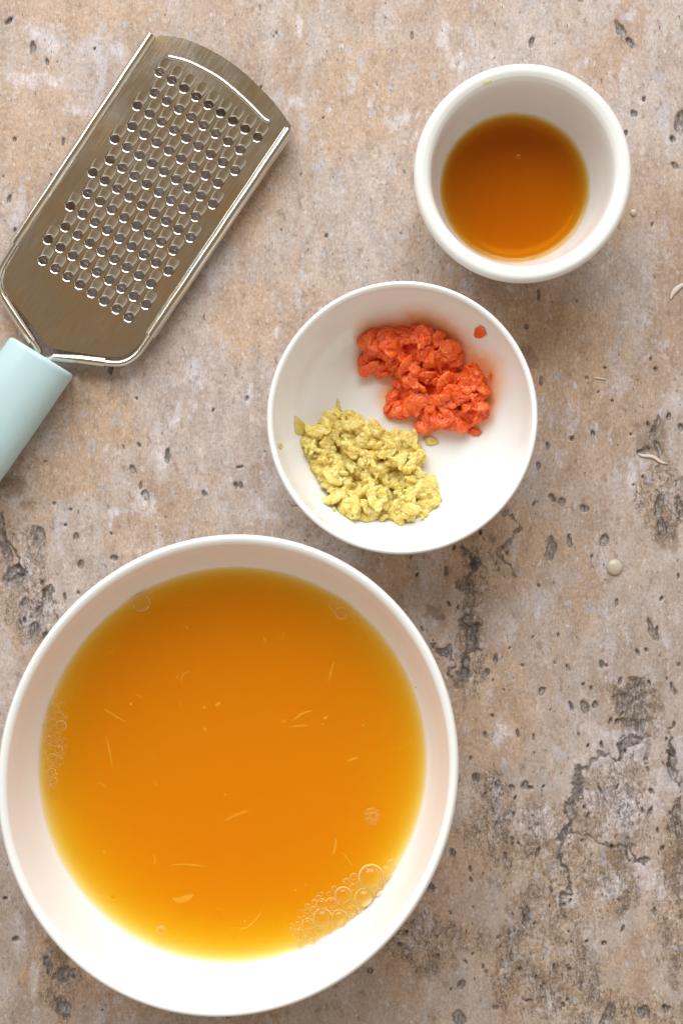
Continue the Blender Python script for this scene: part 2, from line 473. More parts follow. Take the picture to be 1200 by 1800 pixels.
def lathe(name, prof, seg=192, stretch=None):
    """prof: from axis to axis. stretch = (factor, angle, z_top): slight ovalness growing with height"""
    verts, rings = [], []
    for (r, z) in prof:
        if r < 1e-5:
            rings.append([len(verts)])
            verts.append((0, 0, z))
        else:
            rg = []
            for k in range(seg):
                a = 2 * PI * k / seg
                x, y = r * math.cos(a), r * math.sin(a)
                if stretch:
                    f, ang, zt = stretch
                    e = 1 + (f - 1) * min(1, max(0, z / zt)) ** 1.3
                    ux, uy = math.cos(ang), math.sin(ang)
                    d = x * ux + y * uy
                    x += ux * d * (e - 1); y += uy * d * (e - 1)
                rg.append(len(verts))
                verts.append((x, y, z))
            rings.append(rg)
    faces = []
    for A, B in zip(rings[:-1], rings[1:]):
        if len(A) == 1 and len(B) == 1: continue
        for k in range(seg):
            k2 = (k + 1) % seg
            if len(A) == 1: faces.append((A[0], B[k], B[k2]))
            elif len(B) == 1: faces.append((A[k], B[0], A[k2]))
            else: faces.append((A[k], B[k], B[k2], A[k2]))
    me = mesh_from(name, verts, faces)
    bm = bmesh.new(); bm.from_mesh(me)
    bmesh.ops.recalc_face_normals(bm, faces=bm.faces)
    bm.to_mesh(me); bm.free()
    return me

def inner_z(inner, r):
    """height of the inside surface at radius r (inner: list of (r,z), r descending)"""
    q = sorted(inner)
    return float(np.interp(r, [a for a, b in q], [b for a, b in q]))

M_bowl = ceramic('white_glaze', (0.83, 0.82, 0.79))
M_ram = ceramic('ivory_glaze', (0.76, 0.745, 0.70), 0.18)

# --- large bowl
BS = (430.5 / 402.9, math.radians(68.3), 0.058)
bx, by = P(400.5, 1364.5, 0.058)
big_inner = smooth_profile([(0.0857, 0.0569), (0.0842, 0.050), (0.0820, 0.040), (0.0790, 0.031), (0.0735, 0.0225), (0.0650, 0.0165),
                            (0.0520, 0.0135), (0.0350, 0.0125), (0.0, 0.012)])
big_prof = smooth_profile([(0.0, 0.004), (0.030, 0.004), (0.0365, 0.0035), (0.038, 0.0002), (0.0405, 0.0002), (0.042, 0.0035), (0.055, 0.0062),
                           (0.068, 0.0115), (0.0765, 0.019), (0.0825, 0.029), (0.0862, 0.040), (0.0885, 0.050), (0.0893, 0.0555),
                           (0.0889, 0.0574), (0.0879, 0.0583), (0.0866, 0.0579)]) + big_inner
big_bowl = link('large_bowl', lathe('large_bowl', big_prof, 224, BS), M_bowl)
big_bowl.location = (bx, by, 0)
tag(big_bowl, 'largest white ceramic bowl, filled with orange juice', 'bowl', 'white bowls on the stone table')

# --- middle bowl
mx, my = P(707, 734, 0.043)
MS = (1.015, math.radians(70), 0.043)
mid_inner = smooth_profile([(0.0516, 0.0418), (0.0508, 0.037), (0.0485, 0.029), (0.0445, 0.021), (0.0385, 0.0145), (0.0315, 0.0102),
                            (0.0255, 0.0086), (0.012, 0.008), (0.0, 0.008)])
mid_prof = smooth_profile([(0.0, 0.004), (0.018, 0.004), (0.0225, 0.0035), (0.0235, 0.0002), (0.0255, 0.0002), (0.0268, 0.0035), (0.035, 0.0075),
                           (0.0435, 0.0145), (0.0490, 0.0225), (0.0522, 0.0315), (0.0538, 0.039), (0.0541, 0.0415), (0.0536, 0.0430), (0.0528, 0.0433),
                           (0.0520, 0.0428)]) + mid_inner
mid_bowl = link('small_bowl', lathe('small_bowl', mid_prof, 192, MS), M_bowl)
mid_bowl.location = (mx, my, 0)
tag(mid_bowl, 'medium white bowl holding a red paste and a yellow paste', 'bowl', 'white bowls on the stone table')

# --- ramekin
rx, ry = P(919, 303, 0.045)
RS = (1.013, math.radians(65), 0.045)
ram_inner = smooth_profile([(0.0368, 0.0425), (0.0362, 0.0400), (0.0356, 0.036), (0.0345, 0.028), (0.0328, 0.020), (0.0308, 0.0135), (0.0285, 0.0098),
                            (0.0245, 0.0080), (0.012, 0.0075), (0.0, 0.0075)])
ram_prof = smooth_profile([(0.0, 0.003), (0.024, 0.003), (0.0265, 0.0004), (0.0295, 0.0004), (0.0325, 0.003), (0.0355, 0.012), (0.0375, 0.022), (0.0392, 0.032),
                           (0.0415, 0.037), (0.0428, 0.0395), (0.0434, 0.042), (0.0430, 0.0440), (0.0418, 0.0452), (0.0400, 0.0453), (0.0382, 0.0445)]) + ram_inner
ram = link('ramekin', lathe('ramekin', ram_prof, 192, RS), M_ram)
ram.location = (rx, ry, 0)
tag(ram, 'smallest and deepest white cup with a thick rounded rim, holding amber liquid', 'ramekin', 'white bowls on the stone table')

# ------------------------------------------------------------------ liquids
def liquid_mesh(name, inner, level, seg, stretch, over=0.0003, meniscus=0.0):
    rl = float(np.interp(level, [z for r, z in inner][::-1], [r for r, z in inner][::-1]))
    top = [(0.0, level)] + [(rl * t, level) for t in (0.3, 0.6, 0.85, 0.94)] + [(rl - 0.0012, level + meniscus * 0.15), (rl - 0.0005, level + meniscus * 0.5), (rl + over, level + meniscus)]
    under = [(r + over if r > 0.001 else 0.0, z - over) for (r, z) in inner if z < level - 0.0004]
    return lathe(name, top + under, seg, stretch), rl

def clear_liquid(name, absorb, density, scatter=None, sdens=0.0, spec=1.0, pulp=False):
    """a glossy surface over an absorbing and scattering body"""
    t = NT(name)
    t.n.remove(t.b)
    tr = t.new('ShaderNodeBsdfTransparent')
    gl = t.new('ShaderNodeBsdfGlossy')
    gl.inputs['Roughness'].default_value = 0.03
    fr = t.new('ShaderNodeFresnel')
    fr.inputs['IOR'].default_value = 1.34
    bp = t.new('ShaderNodeBump')
    p = t.pos()
    t.l.new(t.noise(p, 60, 3, 0.5), bp.inputs['Height'])
    bp.inputs['Strength'].default_value = 0.06
    bp.inputs['Distance'].default_value = 0.0006
    t.l.new(bp.outputs[0], gl.inputs['Normal'])
    mx_ = t.new('ShaderNodeMixShader')
    geo = t.new('ShaderNodeNewGeometry')
    f = t.math('MULTIPLY', fr.outputs[0], t.math('SUBTRACT', 1.0, geo.outputs['Backfacing']))
    t.l.new(f, mx_.inputs[0])
    t.l.new(tr.outputs[0], mx_.inputs[1])
    t.l.new(gl.outputs[0], mx_.inputs[2])
    t.l.new(mx_.outputs[0], t.out.inputs['Surface'])
    ab = t.new('ShaderNodeVolumeAbsorption')
    ab.inputs['Color'].default_value = (*absorb, 1)
    ab.inputs['Density'].default_value = density
    if scatter:
        scn = t.new('ShaderNodeVolumeScatter')
        scn.inputs['Color'].default_value = (*scatter, 1)
        scn.inputs['Density'].default_value = sdens
        scn.inputs['Anisotropy'].default_value = 0.3
        ad = t.new('ShaderNodeAddShader')
        t.l.new(ab.outputs[0], ad.inputs[0]); t.l.new(scn.outputs[0], ad.inputs[1])
        t.l.new(ad.outputs[0], t.out.inputs['Volume'])
    else:
        t.l.new(ab.outputs[0], t.out.inputs['Volume'])
    return t.m

JL = 0.031
M_juice = clear_liquid('orange_juice', (0.997, 0.848, 0.04), 200.0, (1.0, 0.50, 0.035), 112.0)
jme, jr = liquid_mesh('orange_juice', big_inner, JL, 160, BS)
juice = link('orange_juice', jme, M_juice)
juice.location = (bx, by, 0)
tag(juice, 'cloudy orange juice with bits of pulp, filling the largest bowl', 'juice')

HL = 0.0140
M_honey = clear_liquid('amber_honey', (0.918, 0.715, 0.0), 470.0)
hme, hr = liquid_mesh('amber_honey', ram_inner, HL, 128, RS, meniscus=0.0012)
honey = link('amber_syrup', hme, M_honey)
honey.location = (rx, ry, 0)
tag(honey, 'clear amber brown syrup pooled in the small deep cup', 'syrup')

# ------------------------------------------------------------------ pastes
def poly_dist(pts, q):
    """signed distance inside a polygon (positive inside)"""
    pts = np.array(pts, float)
    a, b = pts, np.roll(pts, -1, 0)
    dmin = np.full(len(q), 1e9)
    inside = np.zeros(len(q), bool)
    for p0, p1 in zip(a, b):
        d = p1 - p0
        t = np.clip(((q - p0) @ d) / (d @ d), 0, 1)
        dist = np.linalg.norm(q - (p0 + t[:, None] * d), axis=1)
        dmin = np.minimum(dmin, dist)
        c = ((p0[1] > q[:, 1]) != (p1[1] > q[:, 1]))
        with np.errstate(divide='ignore', invalid='ignore'):
            xi = p0[0] + (q[:, 1] - p0[1]) * d[0] / d[1]
        inside ^= c & (q[:, 0] < xi)
    return np.where(inside, dmin, -dmin)

def paste(name, outline, hmax, chunk, n_blob, voxel, disp, freq, mat, holes=(), flaps=(), seed=1, reach=30.0):
    rng = np.random.default_rng(seed)
    zc = 0.014
    out = np.array([P(x, y, zc) for x, y in outline]) - np.array([mx, my])
    hs = [(np.array(P(x, y, zc)) - np.array([mx, my]), r * D / FPX) for (x, y, r) in holes]
    lo, hi = out.min(0), out.max(0)
    bm = bmesh.new()
    def height(q, d):
        edge = min(1.0, max(d, 0) / (reach * D / FPX))
        h = hmax * (edge ** 0.55) * (0.80 + 0.9 * float(noise3(np.array([[q[0] * 140, q[1] * 140, seed]]))[0]))
        for (hc, hr_) in hs:
            if np.linalg.norm(q - hc) < hr_ + chunk * 0.35: h *= 0.2
        return max(h, 0.0)
    def blobs(count, rlo, rhi, top, stretch, thin, tilt):
        made, tries = 0, 0
        while made < count and tries < count * 40:
            tries += 1
            q = rng.uniform(lo, hi)
            d = float(poly_dist(out, q[None])[0])
            r = rng.uniform(rlo, rhi)
            if d < r * 0.6: continue
            zb = inner_z(mid_inner, float(np.linalg.norm(q)))
            h = height(q, d)
            z = zb + (h - r * 0.25 if top else rng.uniform(0.0, 0.75) * max(h - r * 0.5, 0)) + 0.0002
            ax = (r * rng.uniform(1.0, stretch), r * rng.uniform(0.6, 1.0), r * rng.uniform(thin * 0.7, thin * 1.3))
            m = Matrix.Translation((q[0], q[1], z)) @ Matrix.Rotation(rng.uniform(0, 2 * PI), 4, 'Z') @ Matrix.Rotation(rng.normal() * tilt, 4, 'X') \
                @ Matrix.Rotation(rng.normal() * tilt * 0.6, 4, 'Y') @ Matrix.Diagonal((*ax, 1))
            bmesh.ops.create_icosphere(bm, subdivisions=2, radius=1.0, matrix=m)
            made += 1
    blobs(n_blob, chunk * 0.8, chunk * 1.35, False, 1.3, 0.75, 0.4)
    for args in flaps: blobs(*args)
    me = bpy.data.meshes.new(name + '_raw')
    bm.to_mesh(me); bm.free()
    o = bpy.data.objects.new(name + '_raw', me)
    COL.objects.link(o)
    md = o.modifiers.new('remesh', 'REMESH')
    md.mode = 'VOXEL'; md.voxel_size = voxel; md.use_smooth_shade = True
    sm_ = o.modifiers.new('smooth', 'SMOOTH'); sm_.factor = 0.5; sm_.iterations = 2
    dg = bpy.context.evaluated_depsgraph_get()
    res = bpy.data.meshes.new_from_object(o.evaluated_get(dg))
    bpy.data.objects.remove(o); bpy.data.meshes.remove(me)
    res.name = name
    n = len(res.vertices)
    co = np.empty(n * 3, np.float32); res.vertices.foreach_get('co', co); co = co.reshape(-1, 3).astype(float)
    no = np.empty(n * 3, np.float32); res.vertices.foreach_get('normal', no); no = no.reshape(-1, 3)
    wv = np.stack([fbm(co * freq * 0.5 + 11 * k_, 3, 0.5) for k_ in (1, 2, 3)], 1)
    co = co + wv * disp * 1.5
    s = fbm(co * freq + seed, 4, 0.6)
    rd = 1 - 2.2 * np.abs(noise3(co * freq * 1.7 + 40))
    s2 = noise3(co * freq * 4.0)
    amt = disp * (0.5 * s + 0.35 * rd + 0.3 * s2 + 0.30 * noise3(co * 2300))
    co = co + no * amt[:, None]
    res.vertices.foreach_set('co', co.astype(np.float32).ravel())
    res.polygons.foreach_set('use_smooth', np.ones(len(res.polygons), bool))
    res.update()
    ob = link(name, res, mat)
    ob.location = (mx, my, 0)
    return ob

def paste_mat(name, stops, sss_r, scale=260, rough=0.42, spec=0.4, sss=0.5, sc=0.0022):
    t = NT(name)
    p = t.pos()
    n = t.math('ADD', t.math('MULTIPLY', t.noise(p, scale, 5, 0.65), 0.65), t.math('MULTIPLY', t.noise(t.mapping(p, loc=(3, 3, 3)), scale * 4, 3, 0.6), 0.35))
    t.set(Base_Color=t.ramp(n, stops))
    t.b.inputs['Roughness'].default_value = rough
    t.b.inputs['Specular IOR Level'].default_value = spec
    t.b.inputs['Subsurface Weight'].default_value = sss
    t.b.inputs['Subsurface Radius'].default_value = sss_r
    t.b.inputs['Subsurface Scale'].default_value = sc
    t.b.inputs['Coat Weight'].default_value = 0.15
    t.b.inputs['Coat Roughness'].default_value = 0.16
    t.bump(t.math('ADD', t.noise(p, scale * 3, 4, 0.6), t.math('MULTIPLY', t.noise(p, scale * 9, 2, 0.5), 0.5)), 0.55, 0.0005)
    return t.m

M_chili = paste_mat('chili', [(0.34, (0.72, 0.06, 0.006)), (0.5, (0.88, 0.13, 0.016)), (0.66, (0.95, 0.24, 0.045))], (1.0, 0.25, 0.05), 260, 0.34, 0.5, 0.6, 0.003)
M_ginger = paste_mat('ginger', [(0.34, (0.62, 0.42, 0.06)), (0.5, (0.76, 0.58, 0.16)), (0.66, (0.86, 0.73, 0.36))], (1.0, 0.75, 0.25), 300, 0.30, 0.4, 0.8, 0.0045)

chili_a = [(634, 592), (645, 587), (672, 583), (700, 578), (712, 569), (740, 572), (770, 585), (795, 603), (814, 622), (812, 632), (797, 640),
           (800, 655), (808, 648), (822, 632), (835, 640), (857, 655), (861, 690), (857, 720), (845, 745), (815, 757), (775, 754), (740, 760), (728, 752),
           (742, 735), (722, 728), (716, 736), (680, 728), (668, 703), (684, 678), (700, 664), (688, 655), (672, 668), (660, 656), (637, 661), (632, 640), (636, 620)]
# orange oil and red bounce light around the pepper mound, painted into the glaze
def paint_oil_and_bounce():
    me = mid_bowl.data
    n = len(me.vertices)
    co = np.empty(n * 3, np.float32); me.vertices.foreach_get('co', co); co = co.reshape(-1, 3).astype(float)
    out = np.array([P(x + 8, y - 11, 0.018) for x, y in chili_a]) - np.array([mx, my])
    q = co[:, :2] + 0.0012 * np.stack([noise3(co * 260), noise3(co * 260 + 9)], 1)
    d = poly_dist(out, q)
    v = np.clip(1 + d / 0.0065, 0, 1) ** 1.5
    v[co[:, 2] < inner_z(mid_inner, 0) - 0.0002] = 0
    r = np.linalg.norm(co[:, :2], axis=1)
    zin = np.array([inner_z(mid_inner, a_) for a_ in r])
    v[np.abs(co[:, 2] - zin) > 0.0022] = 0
    at = me.attributes.new('oil_and_bounce', 'FLOAT', 'POINT')
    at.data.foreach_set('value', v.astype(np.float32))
    t = NT('oil_and_bounce_glaze')
    p = t.pos()
    t.set(Base_Color=t.mix(t.math('MULTIPLY', t.attr('oil_and_bounce'), t.rng(t.noise(p, 180, 3, 0.5), 0.3, 0.7, 0.65, 0.95)), (0.83, 0.82, 0.79), (0.86, 0.36, 0.10)))
    t.b.inputs['Roughness'].default_value = 0.12
    t.bump(t.noise(p, 120, 2, 0.5), 0.05, 0.0004)
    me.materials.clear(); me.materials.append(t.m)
paint_oil_and_bounce()
chili = paste('chili_paste', chili_a, 0.0115, 0.0032, 240, 0.00030, 0.00075, 380, M_chili, holes=[(757, 690, 12), (712, 690, 8)], flaps=[(110, 0.0022, 0.0044, True, 1.5, 0.22, 0.75), (90, 0.0010, 0.0020, True, 1.6, 0.4, 0.9)], seed=3, reach=26)
tag(chili, 'orange red mound of minced pepper in the medium bowl', 'paste', 'mounds of paste in the medium bowl')
ginger_a = [(537, 752), (560, 735), (588, 712), (600, 720), (630, 727), (665, 745), (678, 760), (705, 757), (728, 760), (748, 775), (756, 795),
            (745, 818), (748, 838), (762, 838), (776, 862), (778, 882), (760, 900), (735, 915), (700, 920), (662, 912), (625, 918), (600, 905), (577, 890),
            (572, 862), (560, 845), (545, 825), (536, 803), (532, 780)]
ginger = paste('ginger_paste', ginger_a, 0.0095, 0.0030, 300, 0.00028, 0.00075, 600, M_ginger,
               holes=[(695, 831, 13), (664, 812, 7), (690, 875, 6), (658, 780, 6), (600, 792, 6)], flaps=[(130, 0.0014, 0.0030, True, 1.9, 0.40, 0.5), (160, 0.0006, 0.0014, True, 2.2, 0.45, 0.7)], seed=8, reach=24)
tag(ginger, 'yellow mound of grated ginger in the medium bowl', 'paste', 'mounds of paste in the medium bowl')

def flake(name, outline, mat, label, cat, zfun, cx, cy, th=0.0006, parent=None, zc=0.02):
    """small irregular chip lying on a curved inner wall"""
    pts = np.array([P(x, y, zc) for x, y in outline]) - np.array([cx, cy])
    c = pts.mean(0)
    verts, faces = [], []
    k = len(pts)
    for s, dz in ((1.0, 0.0), (0.92, th * 0.6), (0.6, th)):
        for q in pts:
            v = c + (q - c) * s
            verts.append((v[0], v[1], zfun(float(np.linalg.norm(v))) + dz))
    verts.append((c[0], c[1], zfun(float(np.linalg.norm(c))) + th * 1.05))
    for ring in (0, 1):
        for i in range(k):
            j = (i + 1) % k
            faces.append((ring * k + i, ring * k + j, (ring + 1) * k + j, (ring + 1) * k + i))
    for i in range(k):
        faces.append((2 * k + i, 2 * k + (i + 1) % k, 3 * k))
    me = mesh_from(name, verts, faces)
    bm = bmesh.new(); bm.from_mesh(me); bmesh.ops.recalc_face_normals(bm, faces=bm.faces); bm.to_mesh(me); bm.free()
    o = link(name, me, mat)
    o.location = (cx, cy, 0)
    if label: tag(o, label, cat)
    return o

midz = lambda r: inner_z(mid_inner, r) + 0.0001
def ring_pts(cx, cy, rx_, ry_, k, ang=0, jit=0.2, seed=0):
    rg = random.Random(seed)
    out = []
    for i in range(k):
        a = 2 * PI * i / k
        f = 1 + rg.uniform(-jit, jit)
        x, y = rx_ * f * math.cos(a), ry_ * f * math.sin(a)
        c, s = math.cos(math.radians(ang)), math.sin(math.radians(ang))
        out.append((cx + x * c - y * s, cy + x * s + y * c))
    return out
flake('pepper_flake', [(836, 576), (843, 573), (850, 578), (855, 588), (847, 592), (838, 590), (835, 585)], M_chili,
      'tiny orange flake stuck high on the inner wall of the medium bowl', 'pepper flake', midz, mx, my, 0.0007, zc=0.032)
flake('pepper_crumb', [(820, 752), (830, 750), (842, 753), (848, 760), (842, 766), (832, 766), (823, 760)], M_chili,
      'small red crumb just below the red paste mound', 'pepper crumb', midz, mx, my, 0.0012, zc=0.014)
flake('ginger_flake', [(517, 730), (522, 732), (531, 740), (541, 745), (543, 762), (530, 765), (519, 762), (516, 745)], M_ginger,
      'thin yellow flake at the left of the ginger mound', 'ginger flake', midz, mx, my, 0.0006, zc=0.022)
flake('ginger_scrap', [(744, 768), (758, 765), (770, 772), (771, 779), (760, 783), (750, 782)], M_ginger,
      'flat yellow scrap between the ginger mound and the red paste', 'ginger scrap', midz, mx, my, 0.0008, zc=0.011)
flake('ginger_wisp', [(592, 698), (596, 702), (598, 712), (600, 722), (594, 724), (591, 712)], M_ginger,
      'thin yellow wisp poking up from the top of the ginger mound', 'ginger wisp', midz, mx, my, 0.0007, zc=0.014)
flake('rim_speck', [(489, 779), (494, 778), (496, 784), (493, 789), (489, 786)], M_ginger,
      'yellow speck near the left rim of the medium bowl', 'speck', midz, mx, my, 0.0003, zc=0.040)

# ------------------------------------------------------------------ froth and pulp on the juice
def froth_material():
    t = NT('froth')
    t.n.remove(t.b)
    lw = t.new('ShaderNodeLayerWeight'); lw.inputs['Blend'].default_value = 0.35
    tr = t.new('ShaderNodeBsdfTransparent')
    tr.inputs['Color'].default_value = (1.0, 0.97, 0.90, 1)
    df = t.new('ShaderNodeBsdfDiffuse'); df.inputs['Color'].default_value = (1.0, 0.86, 0.52, 1)
    gl = t.new('ShaderNodeBsdfGlossy'); gl.inputs['Roughness'].default_value = 0.04
    m1 = t.new('ShaderNodeMixShader')
    t.l.new(t.rng(lw.outputs['Facing'], 0.60, 1.0, 0.01, 0.55, True), m1.inputs[0])
    tl = t.new('ShaderNodeBsdfTranslucent'); tl.inputs['Color'].default_value = (1.0, 0.90, 0.50, 1)
    m0 = t.new('ShaderNodeMixShader'); m0.inputs[0].default_value = 0.4
    t.l.new(df.outputs[0], m0.inputs[1]); t.l.new(tl.outputs[0], m0.inputs[2])
    t.l.new(tr.outputs[0], m1.inputs[1]); t.l.new(m0.outputs[0], m1.inputs[2])
    fr = t.new('ShaderNodeFresnel'); fr.inputs['IOR'].default_value = 1.5
    m2 = t.new('ShaderNodeMixShader')
    t.l.new(t.math('MULTIPLY', fr.outputs[0], 0.7), m2.inputs[0])
    t.l.new(m1.outputs[0], m2.inputs[1]); t.l.new(gl.outputs[0], m2.inputs[2])
    t.l.new(m2.outputs[0], t.out.inputs['Surface'])
    return t.m
M_froth = froth_material()

def ring_material():
    t = NT('froth_edge')
    t.n.remove(t.b)
    tr = t.new('ShaderNodeBsdfTransparent')
    df = t.new('ShaderNodeBsdfDiffuse'); df.inputs['Color'].default_value = (1.0, 0.90, 0.48, 1)
    tl = t.new('ShaderNodeBsdfTranslucent'); tl.inputs['Color'].default_value = (1.0, 0.90, 0.48, 1)
    m0 = t.new('ShaderNodeMixShader'); m0.inputs[0].default_value = 0.45
    t.l.new(df.outputs[0], m0.inputs[1]); t.l.new(tl.outputs[0], m0.inputs[2])
    m1 = t.new('ShaderNodeMixShader'); m1.inputs[0].default_value = 0.62
    t.l.new(tr.outputs[0], m1.inputs[1]); t.l.new(m0.outputs[0], m1.inputs[2])
    t.l.new(m1.outputs[0], t.out.inputs['Surface'])
    return t.m
M_edge = ring_material()

def dome_mesh():
    verts, faces = [], []
    seg, rings = 20, 7
    for i in range(rings):
        a = (PI / 2) * i / rings
        for k in range(seg):
            b = 2 * PI * k / seg
            verts.append((math.cos(a) * math.cos(b), math.cos(a) * math.sin(b), math.sin(a) * 0.72))
    verts.append((0, 0, 0.72))
    for i in range(rings - 1):
        for k in range(seg):
            k2 = (k + 1) % seg
            faces.append((i * seg + k, i * seg + k2, (i + 1) * seg + k2, (i + 1) * seg + k))
    for k in range(seg):
        faces.append(((rings - 1) * seg + k, (rings - 1) * seg + (k + 1) % seg, rings * seg))
    me = mesh_from('bubble', verts, faces)
    me.materials.append(M_froth)
    return me

def torus_mesh(name, R, r, seg=20, sec=5, mat=None):
    verts, faces = [], []
    for i in range(seg):
        a = 2 * PI * i / seg
        for j in range(sec):
            b = 2 * PI * j / sec
            verts.append(((R + r * math.cos(b)) * math.cos(a), (R + r * math.cos(b)) * math.sin(a), r * math.sin(b)))
    for i in range(seg):
        for j in range(sec):
            i2, j2 = (i + 1) % seg, (j + 1) % sec
            faces.append((i * sec + j, i2 * sec + j, i2 * sec + j2, i * sec + j2))
    me = mesh_from(name, verts, faces)
    if mat: me.materials.append(mat)
    return me

DOME = dome_mesh()
def add_dome_ring(verts_faces=None):
    """one mesh: dome + foot ring, foot ring using the second material slot"""
    bm = bmesh.new()
    bm.from_mesh(DOME)
    nf = len(bm.faces)
    tm = torus_mesh('t', 0.98, 0.10)
    bm.from_mesh(tm)
    bm.faces.ensure_lookup_table()
    for f in bm.faces[nf:]:
        f.material_index = 1
    me = bpy.data.meshes.new('bubble')
    bm.to_mesh(me); bm.free()
    me.materials.append(M_froth); me.materials.append(M_edge)
    return me
BUB = add_dome_ring()

def bubbles(parent, items, z):
    for (x, y, r) in items:
        wx_, wy_ = P(x, y, z)
        rr = r * (D - z) / FPX
        o = bpy.data.objects.new('bubble', BUB)
        COL.objects.link(o)
        o.parent = parent
        o.location = (wx_ - parent.location.x, wy_ - parent.location.y, z - parent.location.z)
        o.scale = (rr, rr, rr)
        o.rotation_euler = (0, 0, random.uniform(0, 6))

def pack(seeds, region, rmin, rmax, n, seed):
    rg = random.Random(seed)
    out = list(seeds)
    for _ in range(n * 60):
        if len(out) - len(seeds) >= n: break
        x, y = region(rg)
        r = rg.uniform(rmin, rmax)
        ok = True
        for (a, b, c) in out:
            d = math.hypot(a - x, b - y)
            if d < c + r:
                r2 = d - c
                if r2 < rmin: ok = False; break
                r = min(r, r2)
        if ok: out.append((x, y, r))
    return out

def band(p0, p1, wd, power=1.0):
    def f(rg):
        t = rg.random() ** power
        s = rg.gauss(0, wd * (0.5 + 0.5 * math.sin(PI * min(t + 0.1, 1))))
        dx, dy = p1[0] - p0[0], p1[1] - p0[1]
        L = math.hypot(dx, dy)
        return p0[0] + dx * t - dy / L * s, p0[1] + dy * t + dx / L * s
    return f

zj = JL + 0.00005
def cluster(name, label, c, items):
    x, y = P(c[0], c[1], zj)
    e = empty(name, (x, y, zj))
    tag(e, label, 'froth', 'patches of froth on the juice')
    bubbles(e, items, zj)
    return e
seedsA = [(652, 1541, 21), (603, 1573, 14), (641, 1578, 17), (567, 1613, 16), (596, 1612, 13), (541, 1624, 10), (565, 1589, 9), (582, 1587, 9),
          (621, 1541, 6), (621, 1559, 6.5), (609, 1549, 5.5), (527, 1637, 6), (597, 1592, 6), (551, 1598, 5), (578, 1571, 4), (587, 1562, 4.5),
          (560, 1578, 4.5), (540, 1602, 5), (687, 1517, 6), (678, 1530, 7), (668, 1572, 10), (618, 1600, 9), (630, 1600, 6), (648, 1601, 9)]
cluster('froth', 'widest patch of froth, large bubbles at the lower right of the juice', (610, 1580),
        pack(seedsA, band((515, 1648), (685, 1540), 13), 1.8, 4.5, 85, 3))
seedsB = [(105, 1258, 6.5), (108, 1276, 9), (101, 1293, 6), (103, 1317, 7.5), (93, 1333, 8), (91, 1358, 7.5), (95, 1372, 6), (87, 1298, 5), (88, 1312, 5), (94, 1268, 5.5), (97, 1304, 4), (107, 1304, 4), (99, 1242, 5), (115, 1262, 3.5)]
cluster('froth', 'narrow patch of small bubbles along the left edge of the juice', (98, 1310),
        pack(seedsB, band((100, 1232), (92, 1385), 8), 1.6, 3.5, 45, 5))
cluster('froth', 'round cluster of tiny bubbles at the right of the juice', (654, 1433),
        [(656, 1433, 5.5), (648, 1425, 4.2), (656, 1423, 3), (663, 1427, 2.8), (646, 1434, 3), (648, 1442, 3.8), (656, 1444, 3.2), (663, 1441, 3), (665, 1434, 2.4), (642, 1430, 2), (643, 1440, 2), (652, 1449, 2), (660, 1449, 2)])
cluster('froth', 'few bubbles at the top left edge of the juice', (249, 1058),
        [(249, 1060, 14), (253, 1046, 3), (266, 1046, 2.5), (268, 1052, 2), (234, 1060, 3), (262, 1064, 2.5)])
cluster('froth', 'few bubbles at the top right edge of the juice', (599, 1078),
        [(600, 1078, 10.5), (586, 1068, 6), (581, 1061, 3.5), (590, 1078, 3), (611, 1075, 4), (592, 1060, 3)])
def lone(name, label, x, y, r):
    wx_, wy_ = P(x, y, zj)
    rr = r * (D - zj) / FPX
    o = bpy.data.objects.new(name, BUB); COL.objects.link(o)
    o.location = (wx_, wy_, zj); o.scale = (rr, rr, rr)
    tag(o, label, 'bubble')
lone('bubble', 'single bubble at the bottom left edge of the juice', 283, 1635, 7)
# one bubble floats in the syrup
wx_, wy_ = P(911, 275, HL)
o = bpy.data.objects.new('bubble', BUB); COL.objects.link(o)
o.location = (wx_, wy_, HL + 0.00003); o.scale = (0.0008, 0.0008, 0.0008)
tag(o, 'tiny bubble floating near the top of the amber syrup', 'bubble')

def pulp_material():
    t = NT('pulp')
    p = t.pos()
    t.set(Base_Color=t.ramp(t.noise(p, 600, 3, 0.5), [(0.35, (0.85, 0.50, 0.04)), (0.65, (0.95, 0.68, 0.12))]), Roughness=0.4)
    t.b.inputs['Alpha'].default_value = 0.15
    return t.m
M_pulp = pulp_material()
def strand(pts, wd, z, parent, name='pulp_strand', mat=None):
    """thin flattened ribbon with pointed ends along a curve of photo-plane points"""
    q = smooth_profile_xy(pts)
    verts, faces = [], []
    n = len(q)
    sec = 6
    for i, (x, y) in enumerate(q):
        a = np.array(q[max(i - 1, 0)]); b = np.array(q[min(i + 1, n - 1)])
        d = b - a; d = d / (np.linalg.norm(d) + 1e-9)
        nrm = np.array([-d[1], d[0]])
        t = i / (n - 1)
        w_ = wd * (math.sin(PI * min(max(t, 0.03), 0.97)) ** 0.7) * (D / FPX) / 2
        for k in range(sec):
            b_ = 2 * PI * k / sec
            verts.append((x - parent.location.x + nrm[0] * w_ * math.cos(b_), y - parent.location.y + nrm[1] * w_ * math.cos(b_), z - parent.location.z + 0.35 * w_ * math.sin(b_)))
    for i in range(n - 1):
        for k in range(sec):
            k2 = (k + 1) % sec
            faces.append((i * sec + k, i * sec + k2, (i + 1) * sec + k2, (i + 1) * sec + k))
    return link(name, mesh_from(name, verts, faces), mat or M_pulp, parent)
